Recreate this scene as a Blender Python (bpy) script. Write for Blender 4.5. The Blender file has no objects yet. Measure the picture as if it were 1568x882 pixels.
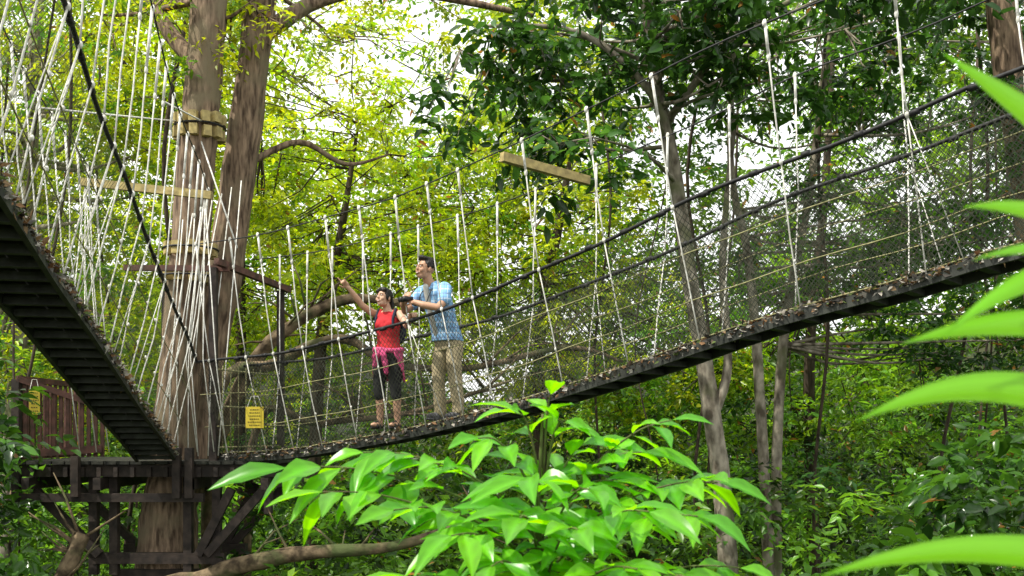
import bpy, bmesh, math, random
import numpy as np
from mathutils import Vector, Matrix
random.seed(7); rng=np.random.default_rng(7)
scene=bpy.context.scene
scene.view_settings.view_transform='Standard'
scene.view_settings.look='None'; scene.view_settings.exposure=0
V=Vector
# ------------------------------------------------------------------ helpers
class M:
    def __init__(s): s.v=[]; s.f=[]
    def add(s,vs,fs):
        o=len(s.v); s.v.extend([tuple(p) for p in vs]); s.f.extend([tuple(i+o for i in f) for f in fs])
    def obj(s,name,mat=None,parent=None,smooth=False,fix=False):
        me=bpy.data.meshes.new(name); me.from_pydata(s.v,[],s.f); me.update()
        if fix:
            b=bmesh.new(); b.from_mesh(me); bmesh.ops.recalc_face_normals(b,faces=b.faces); b.to_mesh(me); b.free()
        if mat: me.materials.append(mat)
        if smooth: me.polygons.foreach_set('use_smooth',[True]*len(me.polygons))
        ob=bpy.data.objects.new(name,me); scene.collection.objects.link(ob)
        if parent: ob.parent=parent
        return ob
def empty(name,parent=None,loc=(0,0,0),rz=0):
    e=bpy.data.objects.new(name,None); scene.collection.objects.link(e); e.location=loc; e.rotation_euler=(0,0,rz)
    e.empty_display_size=.1
    if parent: e.parent=parent
    return e
def frame(t):
    t=V(t).normalized(); a=V((0,0,1)) if abs(t.z)<.9 else V((1,0,0))
    u=t.cross(a).normalized(); v=u.cross(t).normalized(); return u,v
def tube(m,pts,rad,k=6,cap=True,wob=0):
    pts=[V(p) for p in pts]; n=len(pts)
    if not hasattr(rad,'__len__'): rad=[rad]*n
    vs=[];fs=[]; u0=None
    for i,p in enumerate(pts):
        t=(pts[min(i+1,n-1)]-pts[max(i-1,0)])
        if t.length<1e-9: t=V((0,0,1))
        t.normalize()
        if u0 is None: u,v=frame(t); v=t.cross(u)
        else:
            u=(u0-t*u0.dot(t)).normalized(); v=t.cross(u)
        u0=u
        for j in range(k):
            a=2*math.pi*j/k; r=rad[i]*(1+(random.uniform(-wob,wob) if wob else 0))
            vs.append(p+u*math.cos(a)*r+v*math.sin(a)*r)
    for i in range(n-1):
        for j in range(k):
            a=i*k+j;b=i*k+(j+1)%k; fs.append((a,b,b+k,a+k))
    if cap:
        fs.append(tuple(range(k))[::-1]); fs.append(tuple(range((n-1)*k,n*k)))
    m.add(vs,fs)
def beam(m,p0,p1,w,h,up=(0,0,1)):
    p0=V(p0);p1=V(p1);t=(p1-p0).normalized();up=V(up)
    if abs(t.dot(up))>.95: up=V((0,1,0))
    s=t.cross(up).normalized()*w/2; q=s.cross(t).normalized()*h/2
    vs=[p0-s-q,p0+s-q,p0+s+q,p0-s+q,p1-s-q,p1+s-q,p1+s+q,p1-s+q]
    m.add(vs,[(0,1,2,3),(7,6,5,4),(0,4,5,1),(1,5,6,2),(2,6,7,3),(3,7,4,0)])
def ell(m,c,r,R=None,k=14,l=9):
    c=V(c);vs=[];fs=[]
    for i in range(1,l):
        a=math.pi*i/l
        for j in range(k):
            b=2*math.pi*j/k; p=V((math.sin(a)*math.cos(b)*r[0],math.sin(a)*math.sin(b)*r[1],math.cos(a)*r[2]))
            vs.append(c+((R@p) if R else p))
    top=V((0,0,r[2]));vs.append(c+((R@top) if R else top));vs.append(c-((R@top) if R else top))
    for i in range(l-2):
        for j in range(k):
            a=i*k+j;b=i*k+(j+1)%k;fs.append((a,a+k,b+k,b))
    T=len(vs)-2
    for j in range(k):
        fs.append((T,j,(j+1)%k)); fs.append((T+1,(l-2)*k+(j+1)%k,(l-2)*k+j))
    m.add(vs,fs)
def catmull(P,n=8):
    P=[V(p) for p in P]; out=[]
    for i in range(len(P)-1):
        a=P[max(i-1,0)];b=P[i];c=P[i+1];d=P[min(i+2,len(P)-1)]
        for j in range(n):
            t=j/n
            out.append(.5*((2*b)+(c-a)*t+(2*a-5*b+4*c-d)*t*t+(3*b-a-3*c+d)*t**3))
    out.append(P[-1]); return out
def interp(rd,n): return list(np.interp(np.linspace(0,1,n),np.linspace(0,1,len(rd)),rd))
# ------------------------------------------------------------------ materials
def mat(name,c1,c2=None,scale=8,rough=.7,bump=0,stretch=(1,1,1),detail=6,contrast=(.35,.65),spec=.3,lichen=None):
    m=bpy.data.materials.new(name); m.use_nodes=True; nt=m.node_tree; b=nt.nodes['Principled BSDF']
    b.inputs['Roughness'].default_value=rough; b.inputs['Specular IOR Level'].default_value=spec
    if c2 is None: c2=tuple(x*.7 for x in c1)
    tc=nt.nodes.new('ShaderNodeTexCoord'); mp=nt.nodes.new('ShaderNodeMapping'); mp.inputs['Scale'].default_value=stretch
    nz=nt.nodes.new('ShaderNodeTexNoise'); nz.inputs['Scale'].default_value=scale; nz.inputs['Detail'].default_value=detail
    cr=nt.nodes.new('ShaderNodeValToRGB'); cr.color_ramp.elements[0].position=contrast[0]; cr.color_ramp.elements[1].position=contrast[1]
    cr.color_ramp.elements[0].color=(*c1,1); cr.color_ramp.elements[1].color=(*c2,1)
    nt.links.new(tc.outputs['Object'],mp.inputs[0]); nt.links.new(mp.outputs[0],nz.inputs['Vector'])
    nt.links.new(nz.outputs['Fac'],cr.inputs[0]); col=cr.outputs[0]
    if lichen:
        n2=nt.nodes.new('ShaderNodeTexNoise'); n2.inputs['Scale'].default_value=2.3; n2.inputs['Detail'].default_value=7; nt.links.new(tc.outputs['Object'],n2.inputs['Vector'])
        r2=nt.nodes.new('ShaderNodeMapRange'); r2.inputs['From Min'].default_value=.52; r2.inputs['From Max'].default_value=.66; nt.links.new(n2.outputs['Fac'],r2.inputs['Value'])
        mx=nt.nodes.new('ShaderNodeMix'); mx.data_type='RGBA'; nt.links.new(r2.outputs[0],mx.inputs[0]); nt.links.new(col,mx.inputs[6]); mx.inputs[7].default_value=(*lichen,1); col=mx.outputs[2]
    nt.links.new(col,b.inputs['Base Color'])
    if bump:
        bp=nt.nodes.new('ShaderNodeBump'); bp.inputs['Strength'].default_value=bump; bp.inputs['Distance'].default_value=.03
        nt.links.new(nz.outputs['Fac'],bp.inputs['Height']); nt.links.new(bp.outputs[0],b.inputs['Normal'])
    return m
def leafmat(name,trans=.45,rough=.38,gain=1.0,spec=.5):
    m=bpy.data.materials.new(name); m.use_nodes=True; nt=m.node_tree; b=nt.nodes['Principled BSDF']
    out=nt.nodes['Material Output']
    at=nt.nodes.new('ShaderNodeAttribute'); at.attribute_name='tint'
    col=at.outputs['Color']
    hs=nt.nodes.new('ShaderNodeHueSaturation'); hs.inputs['Hue'].default_value=.485; hs.inputs['Saturation'].default_value=1.05; hs.inputs['Value'].default_value=2.1*gain
    nt.links.new(col,hs.inputs['Color'])
    tr=nt.nodes.new('ShaderNodeBsdfTranslucent'); nt.links.new(hs.outputs[0],tr.inputs['Color'])
    nt.links.new(col,b.inputs['Base Color']); b.inputs['Roughness'].default_value=rough; b.inputs['Specular IOR Level'].default_value=spec
    mx=nt.nodes.new('ShaderNodeMixShader'); mx.inputs[0].default_value=trans
    nt.links.new(b.outputs[0],mx.inputs[1]); nt.links.new(tr.outputs[0],mx.inputs[2]); nt.links.new(mx.outputs[0],out.inputs['Surface'])
    return m
M_bark=mat('reddish_bark',(.065,.042,.027),(.31,.22,.145),13,.9,1,(1.6,1.6,.28),9,lichen=(.20,.16,.10))
M_bark2=mat('pale_bark',(.08,.065,.045),(.36,.32,.25),7,.9,.6,(1.2,1.2,.6),8,lichen=(.12,.13,.06))
M_barkd=mat('dark_bark',(.02,.015,.01),(.075,.055,.035),9,.9,.7,(1.5,1.5,.4),8)
M_limb=mat('brown_limb_bark',(.05,.035,.02),(.23,.17,.10),8,.9,.9,(1,1,1),8,lichen=(.07,.09,.03))
M_rope=mat('off_white_rope',(.82,.81,.76),(.55,.54,.47),18,.85,.3)
M_straw=mat('straw_rope',(.36,.34,.17),(.18,.18,.08),30,.9,.2)
M_cable=mat('black_cable',(.012,.012,.013),(.03,.03,.03),30,.6,.2)
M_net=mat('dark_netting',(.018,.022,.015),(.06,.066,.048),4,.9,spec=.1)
M_netl=mat('pale_green_netting',(.17,.19,.10),(.06,.08,.04),3,.9,spec=.1)  # same netting in a paler green, for the left span
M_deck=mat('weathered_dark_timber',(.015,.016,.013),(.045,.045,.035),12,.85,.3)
M_rung=mat('grey_metal_rungs',(.05,.055,.045),(.018,.02,.016),9,.6,.2)
M_litter=leafmat('leaf_litter',.1,.8)
M_wood=mat('yellow_timber',(.50,.40,.16),(.29,.23,.10),14,.8,.3)
M_red=mat('red_brown_weathered_timber',(.14,.065,.05),(.06,.035,.025),9,.7,.25)
M_post=mat('dark_post_timber',(.05,.037,.03),(.018,.014,.012),9,.7,.3)
M_yel=mat('yellow_sign_paint',(.62,.50,.05),(.5,.38,.04),10,.5)
M_ink=mat('sign_lettering',(.05,.04,.02),None,10,.6)
M_ground=mat('forest_floor',(.012,.022,.008),(.045,.05,.018),1.3,.95,.6)
M_leaf=leafmat('tree_leaves',.45,.36,1.1)
M_leafd=leafmat('glossy_dark_leaves',.35,.25,1.1)
M_leaff=leafmat('fresh_leaves',.45,.30,1.15)
M_palm=leafmat('palm_leaflets',.5,.4)
# ------------------------------------------------------------------ leaves (numpy)
def nrm(a): return a/np.maximum(np.linalg.norm(a,axis=-1,keepdims=True),1e-9)
def leafobj(name,P,D,N,L,W,C,material,parent=None,detail=0,fold=.18,droop=.12):
    n=len(P); D=nrm(D); S=nrm(np.cross(D,N)); N=np.cross(S,D); L=L[:,None];W=W[:,None]
    if detail==0:
        vs=np.stack([P,P+D*L*.42-S*W*.5+N*W*fold,P+D*L-N*L*droop,P+D*L*.42+S*W*.5+N*W*fold],1); k=4
        tri=np.array([[0,1,2],[0,2,3]])
    else:
        vs=np.stack([P,
          P+D*L*.3-S*W*.45+N*W*fold,P+D*L*.3,P+D*L*.3+S*W*.45+N*W*fold,
          P+D*L*.68-S*W*.38+N*(W*fold-L*droop*.5),P+D*L*.68-N*L*droop*.5,P+D*L*.68+S*W*.38+N*(W*fold-L*droop*.5),
          P+D*L-N*L*droop*1.3],1); k=8
        tri=np.array([[0,2,1],[0,3,2],[1,2,4],[2,5,4],[2,3,5],[3,6,5],[4,5,7],[5,6,7]])
    F=(tri[None]+ (np.arange(n)*k)[:,None,None]).reshape(-1,3)
    me=bpy.data.meshes.new(name); nv=n*k; nf=len(F)
    me.vertices.add(nv); me.vertices.foreach_set('co',vs.reshape(-1).astype(np.float32))
    me.loops.add(nf*3); me.loops.foreach_set('vertex_index',F.reshape(-1).astype(np.int32))
    me.polygons.add(nf); me.polygons.foreach_set('loop_start',(np.arange(nf)*3).astype(np.int32))
    me.update(calc_edges=True)
    if detail: me.polygons.foreach_set('use_smooth',np.ones(nf,bool))
    ca=me.color_attributes.new('tint','FLOAT_COLOR','POINT')
    cc=np.ones((n,k,4),np.float32); cc[:,:,:3]=C[:,None,:]; ca.data.foreach_set('color',cc.reshape(-1))
    me.materials.append(material)
    ob=bpy.data.objects.new(name,me); scene.collection.objects.link(ob)
    if parent: ob.parent=parent
    return ob
UP=np.array([0,0,1.])
def spray(C,R,T,K,L,base,base2,wr=.45,flat=.55,lv=.35):
    C=np.asarray(C,float); m=len(C); R=np.broadcast_to(R,(m,))
    d=rng.normal(size=(m,T,3)); d[...,2]*=flat; d=nrm(d)
    ln=(R[:,None]*rng.uniform(.45,1.15,(m,T)))[...,None,None]
    t=np.linspace(.15,1,K)[None,None,:,None]
    dd=d[:,:,None,:]
    P=C[:,None,None,:]+dd*ln*t-UP*.3*ln*t*t+rng.normal(size=(m,T,K,3))*.03*R[:,None,None,None]
    sd=nrm(np.cross(d,UP))[:,:,None,:]*np.where(np.arange(K)%2,1,-1)[None,None,:,None]
    D=dd*.55+sd*.8+rng.normal(size=(m,T,K,3))*.35; D[...,2]-=.3
    N=UP+rng.normal(size=(m,T,K,3))*.55
    n=m*T*K
    Ls=L*rng.uniform(.6,1.25,n)*np.repeat(rng.uniform(.8,1.25,m),T*K)
    mixc=np.clip(rng.normal(.5,.42,(m,1,1,1))+rng.normal(0,.15,(m,T,K,1)),0,1)
    br=rng.uniform(1-lv,1+lv,(m,1,1,1))*rng.uniform(.7,1.3,(m,T,K,1))
    col=(np.array(base)*(1-mixc)+np.array(base2)*mixc)*br
    old=rng.random((m,T,K,1))<.012
    col=np.where(old,np.array([.24,.13,.03]),col)
    return P.reshape(-1,3),D.reshape(-1,3),N.reshape(-1,3),Ls,Ls*wr*rng.uniform(.85,1.15,n),col.reshape(-1,3)
def inball(c,r,n,shell=.4):
    d=nrm(rng.normal(size=(n,3))); q=rng.uniform(shell**3,1,(n,1))**(1/3)
    return np.array(c)+d*q*np.array(r)
# ------------------------------------------------------------------ terrain (valley floor with a wooded hillside behind)
def sst(a,b,x):
    t=min(max((x-a)/(b-a),0),1); return t*t*(3-2*t)
def gz(x,y):
    z=-1.65-4.0*sst(1.5,9.5,y)
    top=11.0-5.5*math.exp(-((x+6)/7.5)**4)-4.0*math.exp(-((x-11)/7)**4)
    z+= top*sst(24,46,y)+.04*max(y-46,0)*(1 if y<150 else 0)
    z+=.18*math.sin(x*.7+y*.4)+.12*math.sin(x*1.9-y*1.3)
    if x<-6: z+=min((-6-x)*.12,2.5)
    return z
m=M(); ax=[-400,-200,-100,-60]+[i*1.5 for i in range(-26,27)]+[60,100,200,400]; ay=[-300,-100,-40,-20]+[i*1.5 for i in range(-8,44)]+[90,140,300,600]
vs=[(x,y,gz(x,y)) for y in ay for x in ax]; nx=len(ax)
m.add(vs,[(j*nx+i,j*nx+i+1,(j+1)*nx+i+1,(j+1)*nx+i) for j in range(len(ay)-1) for i in range(nx-1)])
m.obj('forest_ground',M_ground,smooth=True)
# ------------------------------------------------------------------ trees
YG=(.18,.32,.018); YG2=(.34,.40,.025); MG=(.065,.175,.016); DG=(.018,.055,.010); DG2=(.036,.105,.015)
def tree(name,path,rads,bark,crowns,lm,palette,L=.14,T=6,K=8,R=.6,detail=0,wr=.45,extra=None,k=12,lv=.45):
    pts=catmull(path,6); tm=M(); tube(tm,pts,interp(rads,len(pts)),k,wob=.06)
    if extra:
        for (pp,rd) in extra:
            q=catmull(pp,6); tube(tm,q,interp(rd,len(q)),10,wob=.07)
    cs=[]
    for (c,r,n) in crowns: cs.append(inball(c,r,n))
    if cs:
        cs=np.concatenate(cs)
        top=pts[len(pts)//2:]; hubs=[]
        for c in cs[::7]:
            c=V(c); s=min(top,key=lambda p:(p-c).length+abs(min(0,c.z-p.z))*2)
            mid=(s+c)*.5+V((random.uniform(-.3,.3),random.uniform(-.3,.3),random.uniform(-.3,.15)))
            q=catmull([s,mid,c],5); r0=min(.055,rads[-1]*.6)
            tube(tm,q,list(np.linspace(r0,.01,len(q))),5); hubs+=q[4:]
        for c in cs:
            c=V(c); s=min(hubs,key=lambda p:(p-c).length)
            if (s-c).length<2.2:
                mid=(s+c)*.5+V((random.uniform(-.12,.12),random.uniform(-.12,.12),random.uniform(-.15,.05)))
                tube(tm,[s,mid,c],[.014,.010,.005],4,False)
    tr=tm.obj(name,bark,smooth=True)
    if len(cs):
        leafobj('crown_leaves',*spray(cs,R*rng.uniform(.7,1.3,len(cs)),T,K,L,*palette,wr=wr,lv=lv),lm,tr,detail)
    return tr
tree('platform_host_tree',[(-4.40,13,-6),(-4.38,13,-1.8),(-4.30,13,-.33),(-4.14,13,1.74),(-3.97,13,3.81),(-3.85,13,5.5),(-3.7,13,9)],[.46,.40,.26,.245,.235,.22,.15],M_bark,
 [((-5.6,14.6,7.4),(2.4,2.2,1.6),60),((-3.4,13.6,5.2),(.8,.9,.8),12),((-4.9,13.6,5.6),(1.0,.8,.8),14),((-4.1,12.6,5.0),(.6,.3,.7),7),((-1.9,15.0,6.1),(1.5,1.0,.6),15)],M_leaf,(MG,YG2),L=.11,R=.5,
 extra=[([(-4.22,13.3,-.8),(-4.06,13.5,.6),(-3.80,13.6,2.2),(-3.55,13.6,4.0),(-3.33,13.6,5.7),(-3.0,13.8,8.5)],[.2,.2,.23,.22,.2,.12]),
        ([(-3.4,13.6,5.2),(-2.6,14,5.9),(-1.5,14.2,6.1),(.3,14.3,5.8)],[.13,.1,.07,.03]),
        ([(-3.95,13,4.6),(-4.6,13.2,5.4),(-5.2,13.4,6.6)],[.12,.09,.06]),
        ([(-3.5,13.7,3.6),(-2.9,14,3.95),(-2.3,14.2,3.7),(-1.7,14.4,3.9)],[.05,.04,.03,.01])],k=18)
tree('rainforest_tree',[(3.1,14,-6),(2.95,14,-1.7),(2.69,14,.54),(2.46,14,1.9),(2.2,14,3.66),(1.93,14,5.0),(1.7,14,7.5)],[.17,.135,.12,.11,.10,.09,.06],M_bark2,
 [((1.4,13.6,5.3),(2.2,1.6,1.0),62),((3.4,13.4,5.4),(2.2,1.8,1.3),66),((-.5,13.8,4.7),(1.1,1.0,.7),17),((.6,13.6,3.7),(1.4,1.2,.5),15)],M_leafd,(DG,DG2),L=.19,R=.5,T=5,K=6,detail=1,wr=.5,
 extra=[([(2.3,14,3.3),(1.9,13.6,4.4),(.9,13.4,5.2),(-.4,13.4,5.3)],[.06,.05,.04,.02]),([(2.1,14,4.2),(2.9,13.8,5.2),(4.0,13.6,5.9)],[.06,.045,.03]),([(2.75,14,.2),(2.95,14,.9),(2.9,14.1,2.4),(3.1,14.2,4.4)],[.075,.06,.05,.03])])
tree('rainforest_tree',[(3.85,15,-6),(3.75,15,-1.9),(3.6,15,1.0),(3.45,15,2.6),(3.2,15,4.0),(3.3,15,6.6)],[.10,.085,.075,.06,.05,.04],M_bark2,
 [((4.6,15.2,5.6),(2.2,1.4,1.2),40),((5.2,15.5,2.8),(2.4,1.4,1.2),50)],M_leaf,(DG,MG),L=.14,R=.5)
tree('rainforest_tree',[(4.2,15.5,-6),(4.0,15.5,-2.0),(4.1,15.5,1.3),(4.5,15.5,3.6),(4.8,15.5,6.0)],[.10,.085,.075,.06,.05],M_bark2,
 [((7.0,15.5,5.8),(2.6,1.5,1.4),55),((7.2,15.5,2.3),(2.4,1.5,1.5),75)],M_leafd,(DG,DG2),L=.16,R=.5)
tree('rainforest_tree',[(7.0,12.6,-6),(6.7,12.6,0),(6.3,12.5,3.0),(5.95,12.4,5.0),(5.8,12.4,8)],[.26,.22,.2,.18,.15],M_bark,
 [((5.4,12.2,5.8),(1.6,1.2,.8),30),((4.4,11.6,5.4),(1.2,1.2,.6),18),((6.3,12.0,3.2),(1.0,.8,1.0),20)],M_leafd,(DG,DG2),L=.17,R=.45,T=5,K=6,detail=1,wr=.5)
tree('rainforest_tree',[(-3.6,18,-5.5),(-3.4,18,1),(-3.0,18,3.5),(-2.7,18,5.4)],[.13,.11,.07,.02],M_barkd,
 [((-2.7,18,4.1),(2.6,1.6,1.9),165),((-1.6,17.6,2.2),(2.6,1.4,1.3),90),((-6.0,18,6),(1.6,1.4,1.8),65),((-2.6,18,6.6),(2.4,1.2,.8),30)],M_leaf,(YG,YG2),L=.12,R=.55,T=7,K=8)
tree('rainforest_tree',[(.8,19,-5.5),(.5,19,1),(.9,19,4.0),(1.2,19,5.5)],[.14,.11,.08,.03],M_barkd,
 [((.4,19,3.7),(2.2,1.6,2.0),135),((1.8,18.4,1.5),(2.6,1.4,1.4),90)],M_leaf,(MG,YG2),L=.13,R=.55,T=7,K=8)
tree('rainforest_tree',[(-8.6,17,-5),(-8.2,17,1),(-8.0,17,4.5),(-7.8,17,9)],[.18,.15,.12,.09],M_bark2,
 [((-8.0,17,5.2),(2.4,1.6,2.4),170),((-7.6,16.5,1.8),(2.2,1.4,1.4),90)],M_leaf,(MG,YG2),L=.12,R=.55,T=7,K=8)
tree('rainforest_tree',[(-5.4,20,-5),(-5.3,20,1),(-5.3,20,4.0),(-5.2,20,5)],[.14,.11,.08,.03],M_barkd,
 [((-5.2,20,3.2),(2.0,1.4,2.2),120)],M_leaf,(YG,YG2),L=.12,R=.55,T=7,K=8)
tree('rainforest_tree',[(6.0,20,-5),(5.8,20,1),(6.1,20,4.5),(6.3,20,8)],[.14,.11,.08,.04],M_barkd,
 [((5.6,20,1.4),(4.2,1.8,2.0),200),((7.5,20,5.4),(3.0,1.6,1.6),40)],M_leaf,(MG,YG),L=.14,R=.6,T=7,K=8)
for (pp,rd) in [([(-5.2,14.5,-3),(-3.9,14.5,.5),(-3.2,14.6,1.45),(-2.3,14.7,1.9),(-1.2,14.8,1.75)],[.11,.11,.10,.08,.04]),
                ([(-4.2,14.3,.1),(-3.3,14.4,.95),(-2.4,14.4,1.3),(-1.7,14.4,.95),(-.6,14.6,.9),(.8,14.7,1.2),(1.6,14.8,1.0)],[.08,.085,.075,.06,.05,.04,.02]),
                ([(-3.6,14.2,-.2),(-2.6,14.0,.1),(-1.4,14.0,.25),(0,14.1,.7)],[.06,.055,.04,.02]),
                ([(-4.6,12.4,-2.4),(-3.6,12.2,-1.75),(-2.6,12.0,-1.45),(-1.4,12,-1.35),(-.2,12.3,-1.0)],[.15,.15,.11,.07,.04]),
                ([(-5.5,11.5,-2.6),(-5.1,11.6,-1.7),(-4.95,11.8,-1.2)],[.13,.10,.08])]:
    t=M(); q=catmull([(pp[0][0],pp[0][1],-6)]+pp,6); tube(t,q,interp(rd,len(q)),10,wob=.12)
    for _ in range(14):
        s=q[random.randrange(len(q)//2,len(q))]; e=s+V((random.uniform(-.7,.9),random.uniform(-.4,.4),random.uniform(-.2,.8)))
        tube(t,[s,(s+e)/2+V((0,0,random.uniform(-.1,.15))),e],[.022,.015,.005],5)
    t.obj('bare_tree_limb',M_limb,smooth=True)
t=M()
for i in range(15):
    x=random.uniform(1,9) if i%3 else random.uniform(-9,-6); y=random.uniform(13.5,19); q=[(x,y,-6)]
    for h in (-3.5,-1,1.5,4,6.5): x+=random.uniform(-.5,.5); q.append((x,y+random.uniform(-.3,.3),h))
    q=catmull(q,5); r=random.uniform(.012,.032); tube(t,q,r,6)
t.obj('liana_and_sapling_stems',M_barkd,smooth=True)
# ------------------------------------------------------------------ foliage masses
def ctop(x,y):
    s=30/y; xx=x*s
    g=math.exp(-((xx+4.2)/3.6)**4); g2=.85*math.exp(-((xx-7.0)/3.4)**4)
    return (15.0-6.3*g)/s, g2
C=[]
while len(C)<3050:
    y=random.uniform(25,36); x=random.uniform(-.62,.62)*y; z=random.uniform(-5,16)
    tp,g2=ctop(x,y)
    if z>tp and random.random()>.13: continue
    if random.random()<g2 and 5.8<z<12 and math.sin(x*1.7)+math.sin(z*1.9+x)>-.7: continue
    if z<gz(x,y)-.3: z=gz(x,y)+random.uniform(0,1.5)
    C.append((x,y,z))
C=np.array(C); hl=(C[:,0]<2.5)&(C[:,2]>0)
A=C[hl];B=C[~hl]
parts=[spray(A,rng.uniform(.9,1.5,len(A)),8,9,.24,MG,YG2,lv=.5),spray(B,rng.uniform(.9,1.5,len(B)),8,9,.24,DG,(.14,.26,.02),lv=.6)]  # right and low clumps darker: shadow contrast put into the leaf colour
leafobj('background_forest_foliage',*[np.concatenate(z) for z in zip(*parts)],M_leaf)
C=[]
for i in range(1450):
    y=random.uniform(12.5,25); x=random.uniform(-.6,.6)*y; C.append((x,y,gz(x,y)+random.uniform(0,1)**.8*(4.9 if y<18 else 6.5)))
C=np.array(C)
leafobj('understory_foliage',*spray(C,rng.uniform(.5,1.0,len(C)),7,8,.16,DG,(.10,.23,.02),lv=.75),M_leaf)  # understory palette darkened, so forest shade is partly painted into the leaves
C=[]
for i in range(230):
    y=random.uniform(8.5,11.5); x=random.uniform(.22,.62)*y; z=-2.6+2.9*random.random()*(x/y-.12)/.4-(.4 if x/y<.35 else 0)
    C.append((x,y,z))
for i in range(110):
    y=random.uniform(9.5,12.5); x=random.uniform(-.62,-.475)*y; z=random.uniform(-3.2,1.1)
    C.append((x,y,z))
leafobj('understory_shrubs',*spray(np.array(C),.45,5,6,.18,DG,MG,wr=.5,lv=.6),M_leafd,None,1)  # dark side shrubs: shade depth carried by leaf colour
C=[]
for i in range(190):
    y=random.uniform(7,11); x=random.uniform(-.25,.25)*y; z=-.16*y+random.uniform(-1.2,.15)
    C.append((x,y,z))
leafobj('understory_shrubs',*spray(np.array(C),.4,5,7,.12,DG2,YG,wr=.4,lv=.6),M_leaf)
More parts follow.
